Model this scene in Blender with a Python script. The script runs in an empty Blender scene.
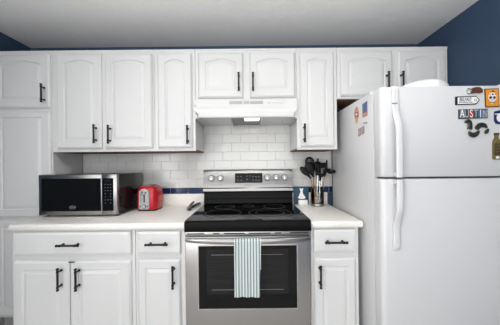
import bpy, bmesh, math, random
from mathutils import Vector, Matrix
random.seed(7)
S = bpy.context.scene
COL = S.collection
PI = math.pi

# ------------------------------------------------------------------ camera, light, exposure
CAM_Z = 1.263
F = 230.0                       # focal length in pixels of a 500 px wide frame
cd = bpy.data.cameras.new('camera')
cd.sensor_width = 36.0
cd.lens = F / 500 * 36
cd.shift_y = 0.005
cd.clip_start = 0.02
cam = bpy.data.objects.new('camera', cd)
COL.objects.link(cam)
cam.location = (0, 0, CAM_Z)
cam.rotation_euler = (PI / 2, math.radians(0.6), 0)
S.camera = cam

w = bpy.data.worlds.new('world')
S.world = w
w.use_nodes = True
w.node_tree.nodes['Background'].inputs[0].default_value = (0.75, 0.85, 1.0, 1)
w.node_tree.nodes['Background'].inputs[1].default_value = 1.0


def area(name, loc, rot, sx, sy, power, col=(1, 1, 1), spread=180):
    l = bpy.data.lights.new(name, 'AREA')
    l.shape = 'RECTANGLE'
    l.size, l.size_y = sx, sy
    l.energy = power
    l.color = col
    l.spread = math.radians(spread)
    o = bpy.data.objects.new(name, l)
    COL.objects.link(o)
    o.location = loc
    o.rotation_euler = rot
    return o


area('back_fill', (-0.1, -2.75, 1.35), (math.radians(90), 0, 0), 2.6, 1.5, 33, (1.0, 0.985, 0.96))  # added fill behind the camera, set in a made-up window
area('left_fill', (-1.88, -1.30, 1.35), (math.radians(90), 0, math.radians(-90)), 1.7, 1.5, 42, (1.0, 0.985, 0.96))  # added side fill from the left, set in a made-up window
area('ceiling_fill', (-0.1, 0.6, 2.05), (math.radians(180), 0, 0), 2.2, 0.3, 24, (1.0, 0.995, 0.985))  # unseen uplight without a fixture, added to brighten the ceiling
S.view_settings.view_transform = 'Standard'
S.view_settings.look = 'None'
S.view_settings.gamma = 1.0
S.view_settings.use_curve_mapping = False
S.view_settings.exposure = 0.37


# ------------------------------------------------------------------ materials
def lin(c):
    return tuple(((v / 255) / 12.92 if v / 255 <= 0.04045 else ((v / 255 + 0.055) / 1.055) ** 2.4) for v in c)


def mat(name, rgb, rough=0.5, metal=0.0, bump=0.0, bscale=60, stretch=(1, 1, 1), spec=0.5, vary=0.0, coat=0.0,
        vscale=None, emit=0.0, trans=0.0):
    m = bpy.data.materials.new(name)
    m.use_nodes = True
    nt = m.node_tree
    b = nt.nodes['Principled BSDF']
    c = lin(rgb)
    b.inputs['Base Color'].default_value = (*c, 1)
    b.inputs['Roughness'].default_value = rough
    b.inputs['Metallic'].default_value = metal
    b.inputs['Specular IOR Level'].default_value = spec
    b.inputs['Coat Weight'].default_value = coat
    b.inputs['Coat Roughness'].default_value = 0.06
    if trans:
        b.inputs['Transmission Weight'].default_value = trans
    if emit:
        b.inputs['Emission Color'].default_value = (*c, 1)
        b.inputs['Emission Strength'].default_value = emit
    if bump or vary:
        tc = nt.nodes.new('ShaderNodeTexCoord')
        mp = nt.nodes.new('ShaderNodeMapping')
        mp.inputs['Scale'].default_value = stretch
        nt.links.new(tc.outputs['Object'], mp.inputs[0])
        n = nt.nodes.new('ShaderNodeTexNoise')
        n.inputs['Scale'].default_value = bscale
        n.inputs['Detail'].default_value = 4
        nt.links.new(mp.outputs[0], n.inputs['Vector'])
        if bump:
            bp = nt.nodes.new('ShaderNodeBump')
            bp.inputs['Strength'].default_value = bump
            bp.inputs['Distance'].default_value = 0.002
            nt.links.new(n.outputs['Fac'], bp.inputs['Height'])
            nt.links.new(bp.outputs[0], b.inputs['Normal'])
        if vary:
            n2 = n
            if vscale:
                n2 = nt.nodes.new('ShaderNodeTexNoise')
                n2.inputs['Scale'].default_value = vscale
                n2.inputs['Detail'].default_value = 5
                nt.links.new(mp.outputs[0], n2.inputs['Vector'])
            r = nt.nodes.new('ShaderNodeValToRGB')
            r.color_ramp.elements[0].position = 0.3
            r.color_ramp.elements[1].position = 0.7
            r.color_ramp.elements[0].color = (*[v * (1 - vary) for v in c], 1)
            r.color_ramp.elements[1].color = (*[min(1, v * (1 + vary * 0.5)) for v in c], 1)
            nt.links.new(n2.outputs['Fac'], r.inputs[0])
            nt.links.new(r.outputs[0], b.inputs['Base Color'])
    return m


M = {}
M['paint'] = mat('cabinet_white_paint', (212, 212, 211), 0.38, bump=0.08, bscale=35, stretch=(3, 3, 1))
M['ceiling'] = mat('ceiling_paint', (227, 227, 226), 0.9, bump=0.5, bscale=45, vary=0.03)
M['navy'] = mat('navy_wall_paint', (46, 66, 92), 0.6, bump=0.15, bscale=90)
M['tile'] = mat('white_glazed_tile', (212, 212, 209), 0.16, vary=0.03, vscale=4, bscale=12, bump=0.03)
M['grout'] = mat('grout', (196, 196, 198), 0.9, bump=0.3, bscale=200)
M['bluetile'] = mat('navy_glazed_tile', (18, 42, 84), 0.14, vary=0.25, vscale=25, bscale=25)
M['laminate'] = mat('cream_laminate', (238, 234, 228), 0.35, vary=0.05, vscale=140, bscale=140)
M['steel'] = mat('brushed_steel', (160, 158, 156), 0.30, 1.0, bump=0.10, bscale=30, stretch=(1, 1, 40))
M['steel_g'] = mat('brushed_steel_guard', (140, 139, 138), 0.28, 1.0, bump=0.10, bscale=30, stretch=(1, 1, 40))
M['steel_v'] = mat('brushed_steel_oven', (182, 180, 178), 0.36, 1.0, bump=0.10, bscale=30, stretch=(1, 1, 40))
M['chrome'] = mat('chrome', (215, 215, 215), 0.12, 1.0)
M['blackglass'] = mat('black_ceramic_glass', (8, 8, 9), 0.06, spec=0.22)
M['blackenamel'] = mat('black_enamel', (6, 6, 7), 0.3, spec=0.1)
M['rim'] = mat('satin_black_enamel', (8, 8, 9), 0.38, spec=0.1)
M['ovenglass'] = mat('oven_window_glass', (13, 13, 14), 0.08, spec=0.22)
M['oveninner'] = mat('oven_window_screen', (32, 31, 31), 0.12, bump=0.2, bscale=12, stretch=(0.3, 1, 14), vary=0.45, spec=0.22)
M['ring'] = mat('burner_marking', (112, 112, 114), 0.3)
M['iron'] = mat('matte_black_iron', (22, 22, 23), 0.45, 0.3, bump=0.2, bscale=120)
M['fridge'] = mat('white_fridge_enamel', (210, 210, 211), 0.34, bump=0.15, bscale=260)
M['plastic'] = mat('white_plastic', (214, 214, 214), 0.3)
M['gasket'] = mat('grey_gasket', (92, 94, 98), 0.7)
M['hood'] = mat('white_hood_enamel', (212, 212, 211), 0.25)
M['greyplastic'] = mat('grey_plastic', (170, 171, 172), 0.5)
M['filter'] = mat('aluminium_mesh', (132, 132, 134), 0.4, 0.8, bump=1.0, bscale=180)
M['lamp'] = mat('lit_hood_lens', (255, 232, 200), 0.4, emit=1.1)
M['wood'] = mat('raw_cabinet_wood', (126, 92, 68), 0.75, vary=0.25, bscale=14, stretch=(1, 10, 10), bump=0.1)
M['darksteel'] = mat('dark_steel', (112, 108, 102), 0.35, 0.8)
M['toastsilver'] = mat('satin_silver', (150, 150, 152), 0.35, 0.7)
M['red'] = mat('red_toaster_enamel', (176, 8, 26), 0.3, coat=0.15)
M['mwcase'] = mat('microwave_black_case', (26, 26, 28), 0.10, spec=0.35)
M['mwglass'] = mat('microwave_window', (12, 12, 13), 0.07, spec=0.35)
M['panelblack'] = mat('panel_black', (10, 10, 12), 0.18, spec=0.2)
M['key'] = mat('keypad_grey', (92, 94, 100), 0.5)
M['display'] = mat('dark_display', (24, 30, 34), 0.1)
M['mark'] = mat('silver_mark', (150, 150, 150), 0.4, 0.3)
M['utensil'] = mat('black_nylon', (11, 11, 12), 0.4, spec=0.25)
M['woodspoon'] = mat('wood_handle', (176, 118, 66), 0.55, vary=0.2, bscale=30, stretch=(8, 8, 1))
M['navyink'] = mat('navy_print', (28, 40, 92), 0.4)
M['white'] = mat('white_print', (236, 236, 236), 0.4)
M['black'] = mat('black_print', (24, 24, 26), 0.4)
M['orange'] = mat('orange_print', (232, 150, 32), 0.45, vary=0.08, vscale=60)
M['rust'] = mat('dark_red_print', (120, 30, 30), 0.5)
M['leather'] = mat('brown_leather', (92, 54, 34), 0.55, vary=0.35, vscale=90, bump=0.3)
M['redplate'] = mat('red_plate_print', (170, 50, 58), 0.4)
M['blueplate'] = mat('blue_plate_print', (66, 100, 150), 0.4)
M['greyplate'] = mat('grey_plate_print', (110, 122, 132), 0.4)
M['tealplate'] = mat('teal_plate_print', (60, 74, 78), 0.4)
M['monster'] = mat('dark_green_ceramic', (44, 50, 36), 0.35, vary=0.5, vscale=80)
M['olive'] = mat('olive_gold_bottle', (116, 102, 60), 0.3, vary=0.3, vscale=60)
M['oliveband'] = mat('dark_bottle_label', (74, 62, 34), 0.4)
M['teal'] = mat('teal_blue_card', (28, 70, 92), 0.3, vary=0.6, vscale=60)
M['ceramic'] = mat('white_ceramic', (235, 235, 234), 0.22)
M['floor'] = mat('grey_floor_tile', (196, 192, 188), 0.5, vary=0.1, vscale=5)
M['kick'] = mat('toe_kick', (150, 149, 148), 0.7, vary=0.15, vscale=40)
M['backwall'] = mat('back_wall_paint', (232, 230, 226), 0.85)
M['purple'] = mat('blue_violet_picture', (104, 108, 150), 0.5, vary=0.4, vscale=150)
M['peach'] = mat('peach_print', (214, 150, 110), 0.5, vary=0.3, vscale=200)
M['pinkframe'] = mat('dusty_pink_frame', (176, 140, 134), 0.5, vary=0.3, vscale=300)
M['yellow'] = mat('yellow_print', (226, 176, 60), 0.5)
M['violet'] = mat('violet_print', (110, 84, 128), 0.5)
M['greytext'] = mat('grey_print', (120, 118, 124), 0.5)

gm = bpy.data.materials.new('clear_glass')
gm.use_nodes = True
_nt = gm.node_tree
_nt.nodes.clear()
_o = _nt.nodes.new('ShaderNodeOutputMaterial')
_t = _nt.nodes.new('ShaderNodeBsdfTransparent')
_t.inputs[0].default_value = (0.96, 0.965, 0.96, 1)
_g = _nt.nodes.new('ShaderNodeBsdfGlossy')
_g.inputs['Roughness'].default_value = 0.05
_fr = _nt.nodes.new('ShaderNodeFresnel')
_fr.inputs['IOR'].default_value = 1.5
_mx = _nt.nodes.new('ShaderNodeMixShader')
_nt.links.new(_fr.outputs[0], _mx.inputs[0])
_nt.links.new(_t.outputs[0], _mx.inputs[1])
_nt.links.new(_g.outputs[0], _mx.inputs[2])
_nt.links.new(_mx.outputs[0], _o.inputs[0])
M['glass'] = gm

# striped towel: vertical stripes woven in the cloth
tm = bpy.data.materials.new('striped_cotton')
tm.use_nodes = True
_nt = tm.node_tree
_b = _nt.nodes['Principled BSDF']
_b.inputs['Roughness'].default_value = 0.95
_tc = _nt.nodes.new('ShaderNodeTexCoord')
_wv = _nt.nodes.new('ShaderNodeTexWave')
_wv.bands_direction = 'X'
_wv.inputs['Scale'].default_value = 0.314 * 59
_wv.inputs['Distortion'].default_value = 0.25
_wv.inputs['Detail'].default_value = 1
_rp = _nt.nodes.new('ShaderNodeValToRGB')
_rp.color_ramp.elements[0].position = 0.25
_rp.color_ramp.elements[0].color = (*lin((112, 130, 132)), 1)
_rp.color_ramp.elements[1].position = 0.5
_rp.color_ramp.elements[1].color = (*lin((206, 213, 211)), 1)
_nt.links.new(_tc.outputs['Object'], _wv.inputs['Vector'])
_nt.links.new(_wv.outputs['Fac'], _rp.inputs[0])
_nt.links.new(_rp.outputs[0], _b.inputs['Base Color'])
_nz = _nt.nodes.new('ShaderNodeTexNoise')
_nz.inputs['Scale'].default_value = 400
_bp = _nt.nodes.new('ShaderNodeBump')
_bp.inputs['Strength'].default_value = 0.3
_bp.inputs['Distance'].default_value = 0.002
_nt.links.new(_nz.outputs['Fac'], _bp.inputs['Height'])
_nt.links.new(_bp.outputs[0], _b.inputs['Normal'])
M['towel'] = tm

# ------------------------------------------------------------------ builders
W = {}                                            # world origin of every object


def new():
    return bmesh.new()


def obj(name, bm, m, parent=None, smooth=False, angle=35):
    """link the bmesh (in world coordinates) as ONE mesh object whose origin is its centre"""
    bmesh.ops.recalc_face_normals(bm, faces=bm.faces)
    vs = [v.co for v in bm.verts]
    lo = Vector((min(v.x for v in vs), min(v.y for v in vs), min(v.z for v in vs)))
    hi = Vector((max(v.x for v in vs), max(v.y for v in vs), max(v.z for v in vs)))
    c = (lo + hi) / 2
    if parent is None:
        c.z = lo.z
    bmesh.ops.translate(bm, verts=bm.verts, vec=-c)
    for f in bm.faces:
        f.smooth = smooth
    if smooth:
        for e in bm.edges:
            if len(e.link_faces) == 2 and e.calc_face_angle(0) > math.radians(angle):
                e.smooth = False
    me = bpy.data.meshes.new(name)
    bm.to_mesh(me)
    bm.free()
    o = bpy.data.objects.new(name, me)
    me.materials.append(m)
    COL.objects.link(o)
    W[o.name] = c
    o.parent = parent
    o.location = c - (W[parent.name] if parent else Vector())
    return o


def thing(name, label, cat, loc, group=None):
    o = bpy.data.objects.new(name, None)
    o.empty_display_size = 0.05
    COL.objects.link(o)
    o.location = loc
    W[o.name] = Vector(loc)
    tag(o, label, cat, group)
    return o


def tag(o, label, cat, group=None):
    o['label'] = label
    o['category'] = cat
    if group:
        o['group'] = group
    return o


def struct(name, bm, m, **k):
    o = obj(name, bm, m, **k)
    o['kind'] = 'structure'
    return o


def dup(src, parent, loc, rot=None, name=None):
    """copy of a mesh object placed with its origin at world position loc"""
    o = src.copy()
    if name:
        o.name = name
    COL.objects.link(o)
    o.parent = parent
    o.location = Vector(loc) - W[parent.name]
    W[o.name] = Vector(loc)
    if rot is not None:
        o.rotation_euler = rot
    return o


def join(bm, src, mtx=None):
    if mtx is not None:
        bmesh.ops.transform(src, matrix=mtx, verts=src.verts)
    me = bpy.data.meshes.new('tmp')
    src.to_mesh(me)
    src.free()
    bm.from_mesh(me)
    bpy.data.meshes.remove(me)


def box(bm, x0, x1, y0, y1, z0, z1, bev=0.0, seg=2, mtx=None):
    t = new()
    bmesh.ops.create_cube(t, size=1)
    for v in t.verts:
        v.co = Vector(((x0 + x1) / 2 + v.co.x * (x1 - x0), (y0 + y1) / 2 + v.co.y * (y1 - y0), (z0 + z1) / 2 + v.co.z * (z1 - z0)))
    if bev:
        bmesh.ops.bevel(t, geom=t.edges[:], offset=bev, segments=seg, affect='EDGES', profile=0.5)
    join(bm, t, mtx)
    return bm


def bridge(bm, loops, cap0=True, cap1=True, closed=True):
    rows = [[bm.verts.new(p) for p in l] for l in loops]
    n = len(rows[0])
    for a, b in zip(rows, rows[1:]):
        for i in range(n if closed else n - 1):
            j = (i + 1) % n
            bm.faces.new((a[i], a[j], b[j], b[i]))
    if cap0:
        bm.faces.new(rows[0][::-1])
    if cap1:
        bm.faces.new(rows[-1])
    return rows


def tube(bm, pts, r, seg=12, flat=(1, 1)):
    """swept tube; r is one radius or one per point"""
    pts = [Vector(p) for p in pts]
    rs = r if isinstance(r, (list, tuple)) else [r] * len(pts)
    loops = []
    up = None
    for i, p in enumerate(pts):
        d = (pts[min(i + 1, len(pts) - 1)] - pts[max(i - 1, 0)]).normalized()
        if up is None:
            up = Vector((0, 0, 1)) if abs(d.z) < 0.8 else Vector((0, 1, 0))
        s = d.cross(up).normalized()
        up = s.cross(d).normalized()
        loops.append([p + (s * math.cos(a) * flat[0] + up * math.sin(a) * flat[1]) * rs[i] for a in (2 * PI * k / seg for k in range(seg))])
    bridge(bm, loops)
    return bm


def lathe(bm, prof, c=(0, 0, 0), axis='Z', seg=32, cap0=True, cap1=True):
    loops = []
    for r, h in prof:
        l = []
        for k in range(seg):
            a = 2 * PI * k / seg
            u, v = r * math.cos(a), r * math.sin(a)
            if axis == 'Z':
                q = (u, v, h)
            elif axis == 'Y':
                q = (u, -h, v)            # h runs towards the camera
            else:
                q = (h, u, v)
            l.append(Vector(c) + Vector(q))
        loops.append(l)
    bridge(bm, loops, cap0, cap1)
    return bm


def prism(bm, pts, y0, y1, bev=0.0):
    """outline in X,Z extruded from y0 (front) to y1"""
    t = new()
    bridge(t, [[(x, y0, z) for x, z in pts], [(x, y1, z) for x, z in pts]])
    if bev:
        bmesh.ops.recalc_face_normals(t, faces=t.faces)
        bmesh.ops.bevel(t, geom=[e for e in t.edges if len(e.link_faces) == 2 and e.calc_face_angle(0) > 0.5], offset=bev, segments=2, affect='EDGES')
    join(bm, t)
    return bm


def at(x, y, d):
    """world point seen at pixel x, y of the photo at distance d from the camera plane"""
    th = math.radians(0.6)
    u, v = x - 250, 165 - y
    return Vector(((u * math.cos(th) + v * math.sin(th)) * d / F, d, CAM_Z + (-u * math.sin(th) + v * math.cos(th)) * d / F))


def text(name, body, size, m, parent, loc, rot=(PI / 2, 0, 0), ext=0.0006, sx=1.0):
    c = bpy.data.curves.new(name, 'FONT')
    c.body = body
    c.size = size
    c.extrude = ext
    c.align_x = 'CENTER'
    c.align_y = 'CENTER'
    t = bpy.data.objects.new('tmp_text', c)
    COL.objects.link(t)
    dg = bpy.context.evaluated_depsgraph_get()
    me = bpy.data.meshes.new_from_object(t.evaluated_get(dg))
    bpy.data.objects.remove(t)
    bpy.data.curves.remove(c)
    me.materials.clear()
    me.materials.append(m)
    o = bpy.data.objects.new(name, me)
    COL.objects.link(o)
    o.parent = parent
    o.location = Vector(loc) - W[parent.name]
    W[o.name] = Vector(loc)
    o.rotation_euler = rot
    o.scale = (sx, 1, 1)
    return o


# ------------------------------------------------------------------ the room
WALL = 2.032
XL, XR = -1.926, 1.494
ZC = 2.316
YB = -2.9
struct('floor', box(new(), XL - .1, XR + .1, YB - .1, WALL + .1, -0.1, 0), M['floor'])
struct('ceiling', box(new(), XL - .1, XR + .1, YB - .1, WALL + .1, ZC, ZC + .1), M['ceiling'])
struct('wall_back', box(new(), XL - .1, XR + .1, WALL, WALL + .1, 0, ZC), M['navy'])
b = new()                                        # left wall with an unseen opening added for the left fill
box(b, XL - .1, XL, -.45, WALL, 0, ZC)
box(b, XL - .1, XL, YB, -2.15, 0, ZC)
box(b, XL - .1, XL, -2.15, -.45, 0, .6)
box(b, XL - .1, XL, -2.15, -.45, 2.1, ZC)
struct('wall_left', b, M['navy'])
b = new()
for y0, y1, z0, z1 in ((-2.15, -.45, .6, .64), (-2.15, -.45, 2.06, 2.1), (-2.15, -2.11, .64, 2.06), (-.49, -.45, .64, 2.06), (-1.32, -1.28, .64, 2.06)):
    box(b, XL - .08, XL - .02, y0, y1, z0, z1)
struct('added_window_2', b, M['plastic'])  # made-up frame around the left fill opening, out of view
struct('wall_right', box(new(), XR, XR + .1, YB, WALL, 0, ZC), M['navy'])
b = new()                                        # wall behind the camera; wide opening added for the back fill
box(b, XL, XR, YB - .1, YB, 0, 0.55)
box(b, XL, XR, YB - .1, YB, 2.15, ZC)
box(b, XL, -1.45, YB - .1, YB, 0.55, 2.15)
box(b, 1.25, XR, YB - .1, YB, 0.55, 2.15)
struct('wall_front', b, M['backwall'])
b = new()
for x0, x1, z0, z1 in ((-1.45, 1.25, .55, .6), (-1.45, 1.25, 2.1, 2.15), (-1.45, -1.4, .6, 2.1), (1.2, 1.25, .6, 2.1), (-.13, -.07, .6, 2.1)):
    box(b, x0, x1, YB - .07, YB + .01, z0, z1)
struct('added_window_1', b, M['plastic'])  # made-up frame around the back fill opening, out of view

struct('baseboard_left', box(new(), XL, XL + .0095, YB, WALL - .001, 0, .138), M['kick'])

# tiled backsplash: white running bond and a navy border course
TX0, TX1 = -1.470, 0.720
ZB0, ZB1 = 1.0170, 1.0680
struct('trim_1', box(new(), TX0, TX1, WALL - .006, WALL, ZB0, 1.752), M['grout'])
b = new()
z = ZB1 + .001
row = 0
J0 = -.702                                        # a joint shared with the blue course
while z < 1.70:
    off = J0 + (0.0775 if row % 2 == 0 else 0)
    x = off - 0.155 * 8
    while x < TX1:
        a0, a1 = max(x + .001, TX0 + .001), min(x + .154, TX1 - .001)
        if a1 - a0 > .01:
            box(b, a0, a1, WALL - .0095, WALL - .004, z + .001, z + .077, bev=.0012, seg=1)
        x += 0.155
    z += 0.078
    row += 1
struct('trim_2', b, M['tile'])
b = new()
x = J0 - .155 * 8
while x < TX1:
    a0, a1 = max(x + .0015, TX0 + .001), min(x + .1535, TX1 - .001)
    if a1 - a0 > .005:
        box(b, a0, a1, WALL - .0105, WALL - .004, ZB0 + .001, ZB1 - .001, bev=.0015, seg=1)
    x += 0.155
struct('trim_3', b, M['bluetile'])


# ------------------------------------------------------------------ cabinets
def door_bm(x0, x1, z0, z1, yf, t=.019, arch=0.0, stile=.053, rail=.062, top=.045):
    """raised-panel door; yf = its front face; arch = rise of the cathedral top"""
    N = 18

    def loop(ins_l, ins_b, ins_t, y, a):
        X0, X1, Z0, Z1 = x0 + ins_l, x1 - ins_l, z0 + ins_b, z1 - ins_t
        p = []
        for k in range(4):
            p.append((X0 + (X1 - X0) * k / 4, y, Z0))
        for k in range(6):
            p.append((X1, y, Z0 + (Z1 - a - Z0) * k / 6))
        for k in range(N):
            s = k / N
            q = 2 * s - 1
            p.append((X1 - (X1 - X0) * s, y, Z1 - a * (q * q) ** 0.9))
        for k in range(6):
            p.append((X0, y, Z1 - a - (Z1 - a - Z0) * k / 6))
        return p
    b = new()
    L = [loop(0, 0, 0, yf + t, 0), loop(0, 0, 0, yf + .011, 0), loop(.003, .004, .003, yf + .007, 0), loop(.011, .015, .011, yf, 0)]
    s, r, u = stile, rail, top
    L += [loop(s, r, u, yf, arch), loop(s + .002, r + .002, u + .002, yf + .0040, arch), loop(s + .006, r + .006, u + .006, yf + .0062, arch * .98),
          loop(s + .008, r + .008, u + .008, yf + .0058, arch * .97), loop(s + .026, r + .026, u + .026, yf + .0010, arch * .93), loop(s + .029, r + .029, u + .029, yf + .0006, arch * .92)]
    bridge(b, L)
    return b


def slab_bm(x0, x1, z0, z1, yf, t=.019):
    b = new()
    L = []
    for i, y in ((0, yf + t), (0, yf + .007), (.003, yf + .003), (.016, yf)):
        L.append([(x0 + i, y, z0 + i), (x1 - i, y, z0 + i), (x1 - i, y, z1 - i), (x0 + i, y, z1 - i)])
    bridge(b, L)
    return b


# one bar pull; every other pull is a copy of it
PULL = None


def pull(parent, c, vertical=True):
    """c = centre of the foot line on the door face"""
    global PULL
    if PULL is None:
        b = new()
        r, L = .0062, .069
        lathe(b, [(.004, -L), (.0078, -L + .002), (.0086, -L + .007), (.0066, -L + .011), (r, -L + .014), (r, -.051), (.0080, -.049), (.0080, -.041), (r, -.039),
                  (r, .039), (.0080, .041), (.0080, .049), (r, .051), (r, L - .014), (.0066, L - .011), (.0086, L - .007), (.0078, L - .002), (.004, L)], seg=14)
        for s in (-1, 1):
            tube(b, [(0, 0, s * .0445), (0, .024, s * .0445), (0, .027, s * .0445), (0, .030, s * .0445)], [.0052, .0052, .008, .008], 12)
        PULL = obj('handle', b, M['iron'], parent, smooth=True)
        # origin: centre; foot plane is +Y end
        me = PULL.data
        sh = max(v.co.y for v in me.vertices)
        for v in me.vertices:
            v.co.y -= sh
        PULL.location = Vector(c) - W[parent.name]
        PULL.rotation_euler = (0, 0 if vertical else PI / 2, 0)
        W[PULL.name] = Vector(c)
        return PULL
    return dup(PULL, parent, c, (0, 0 if vertical else PI / 2, 0), 'handle')


def door(cab, x0, x1, z0, z1, yf, handle=None, hz=None, hx=None, **k):
    d = obj('door', door_bm(x0, x1, z0, z1, yf, **k), M['paint'], cab)
    if handle:
        pull(d, (hx, yf, hz))
    return d


def drawer(cab, x0, x1, z0, z1, yf, hx, hz):
    d = obj('drawer', slab_bm(x0, x1, z0, z1, yf), M['paint'], cab)
    pull(d, (hx, yf, hz), False)
    return d


UF = 1.724                                        # face of the wall cabinets
UD = 1.704                                        # face of their doors
ZT = 2.134


def wall_cab(label, x0, x1, z0, bottom=True):
    t = thing('wall_cabinet', label, 'wall cabinet', ((x0 + x1) / 2, WALL - .15, z0))
    b = new()
    g = .0008
    box(b, x0 + g, x1 - g, UF, WALL - .011, z0 + .010, ZT, bev=.0012, seg=1)
    box(b, x0 + g, x1 - g, UF - .0003, UF + .018, z0, z0 + .0105, bev=.0006, seg=1)
    obj('body', b, M['paint'], t)
    p = obj('bottom_panel', box(new(), x0 + g, x1 - g, UF + .0185, WALL - .011, z0 - .0015, z0 + .0097), M['wood'], t)
    p['label'] = 'raw brown wood underside'
    return t


ARCH = .027
cab = wall_cab('white two-door wall cabinet above the microwave, beside the tall pantry', -1.474, -.711, 1.374)
door(cab, -1.432, -1.100, 1.395, 2.100, UD, True, 1.503, -1.137, arch=ARCH)
door(cab, -1.073, -.722, 1.395, 2.100, UD, True, 1.498, -1.032, arch=ARCH)
cab = wall_cab('narrow white one-door wall cabinet above the toaster, left of the range hood', -.710, -.405, 1.374)
door(cab, -.682, -.426, 1.395, 2.100, UD, True, 1.490, -.456, arch=ARCH)
cab = wall_cab('short white two-door wall cabinet directly above the range hood', -.404, .353, 1.753)
door(cab, -.380, -.043, 1.763, 2.100, UD, True, 1.872, -.0765, arch=ARCH)
door(cab, .004, .341, 1.763, 2.100, UD, True, 1.871, .028, arch=ARCH)
cab = wall_cab('narrow white one-door wall cabinet above the jar of utensils', .354, .656, 1.374)
door(cab, .377, .631, 1.395, 2.100, UD, True, 1.492, .4026, arch=ARCH)
cab = wall_cab('short white two-door wall cabinet over the refrigerator', .657, 1.488, 1.753)
door(cab, .683, 1.066, 1.768, 2.100, UD, True, 1.868, 1.0185, arch=ARCH)
door(cab, 1.109, 1.461, 1.768, 2.100, UD, True, 1.868, 1.124, arch=ARCH)
# thin top moulding lip of the whole run is part of each body; add the light-catching edge
for o in [o for o in COL.objects if o.name.startswith('wall_cabinet')]:
    xs = [(W[c.name].x - c.dimensions.x / 2, W[c.name].x + c.dimensions.x / 2) for c in o.children if c.name.startswith('body')]
    x0, x1 = xs[0]
    xa = [v.co.x for c in o.children if c.name.startswith('body') for v in c.data.vertices]
    bc = [c for c in o.children if c.name.startswith('body')][0]
    x0, x1 = W[bc.name].x + min(xa), W[bc.name].x + max(xa)
    obj('top_edge', box(new(), x0, x1, UF - .004, UF + .02, ZT - .013, ZT + .0005, bev=.0015, seg=1), M['paint'], o)

# pantry
t = thing('pantry_cabinet', 'tall white pantry cabinet at the left end, running down behind the worktop', 'pantry cabinet', (-1.70, WALL - .15, 0))
b = new()
box(b, XL + .004, -1.4755, UF, WALL - .002, .14, ZT, bev=.0012, seg=1)
obj('body', b, M['paint'], t)
obj('top_edge', box(new(), XL + .004, -1.4755, UF - .004, UF + .02, ZT - .013, ZT + .0005, bev=.0015, seg=1), M['paint'], t)
obj('toe_kick', box(new(), XL + .01, -1.48, UF + .06, WALL - .01, 0.0, .1395), M['kick'], t)
door(t, -1.908, -1.482, 1.703, 2.100, UD, True, 1.805, -1.516, arch=ARCH, stile=.062)
door(t, -1.908, -1.482, .888, 1.680, UD, True, .995, -1.518, stile=.062)
door(t, -1.908, -1.482, .155, .868, UD, True, .75, -1.534, stile=.062)

# base cabinets
BF, BD = 1.421, 1.401


def base_cab(label, x0, x1):
    t = thing('base_cabinet', label, 'base cabinet', ((x0 + x1) / 2, WALL - .3, 0))
    obj('body', box(new(), x0 + .0008, x1 - .0008, BF, WALL - .003, .10, .874, bev=.0012, seg=1), M['paint'], t)
    obj('toe_kick', box(new(), x0 + .002, x1 - .002, BF + .07, WALL - .01, 0, .0995), M['kick'], t)
    return t


cab = base_cab('white two-door base cabinet with a wide drawer, below the microwave', -1.474, -.713)
drawer(cab, -1.452, -.733, .723, .864, BD, -1.096, .792)
door(cab, -1.452, -1.113, .125, .687, BD, True, .590, -1.155, stile=.052, rail=.06, top=.05)
dd = door(cab, -1.107, -.735, .125, .687, BD, True, .588, -1.048, stile=.052, rail=.06, top=.05)
c = obj('door_catch', box(new(), -1.111, -1.075, BD - .004, BD - .0005, .680, .687, bev=.001, seg=1), M['iron'], cab)
c['label'] = 'small black catch'
cab = base_cab('narrow white base cabinet with one drawer and door, left of the range', -.712, -.404)
drawer(cab, -.694, -.431, .723, .864, BD, -.565, .792)
door(cab, -.694, -.432, .125, .690, BD, True, .594, -.469, stile=.048, rail=.06, top=.05)
cab = base_cab('narrow white base cabinet between the range and the refrigerator', .369, .664)
drawer(cab, .385, .640, .723, .864, BD, .512, .793)
door(cab, .388, .640, .125, .690, BD, True, .588, .416, stile=.048, rail=.06, top=.05)


# worktops with rolled front edge and upstand
def worktop(x0, x1, label, lip_x0, lip_x1):
    t = thing('worktop', label, 'countertop', ((x0 + x1) / 2, 1.72, .8755))
    prof = [(WALL - .002, .8755), (WALL - .002, .915), (1.42, .915), (1.408, .9145), (1.400, .9115), (1.3965, .906), (1.396, .899), (1.396, .883), (1.3985, .878), (1.404, .8755)]
    b = new()
    e = .006
    L = [[(x0 + e, min(y + e * .6, WALL - .002), z0 + (-.003 if z0 > .9 else .003)) for y, z0 in prof], [(x0, y, z0) for y, z0 in prof],
         [(x1, y, z0) for y, z0 in prof], [(x1 - e, min(y + e * .6, WALL - .002), z0 + (-.003 if z0 > .9 else .003)) for y, z0 in prof]]
    L[0] = [(x0 - .0, p[1], p[2]) for p in L[0]]
    L[3] = [(x1 + .0, p[1], p[2]) for p in L[3]]
    L[1] = [(x0 + e, p[1], p[2]) for p in L[1]]
    L[2] = [(x1 - e, p[1], p[2]) for p in L[2]]
    bridge(b, L)
    obj('surface', b, M['laminate'], t, smooth=True, angle=40)
    obj('upstand', box(new(), lip_x0, lip_x1, WALL - .020, WALL - .0015, .9151, 1.0165, bev=.003), M['laminate'], t, smooth=True)
    return t


worktop(-1.4745, -.4005, 'long cream laminate worktop carrying the microwave and the toaster', -1.473, -.4005)
worktop(.366, .684, 'short cream laminate worktop between the range and the refrigerator', .366, .675)

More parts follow.
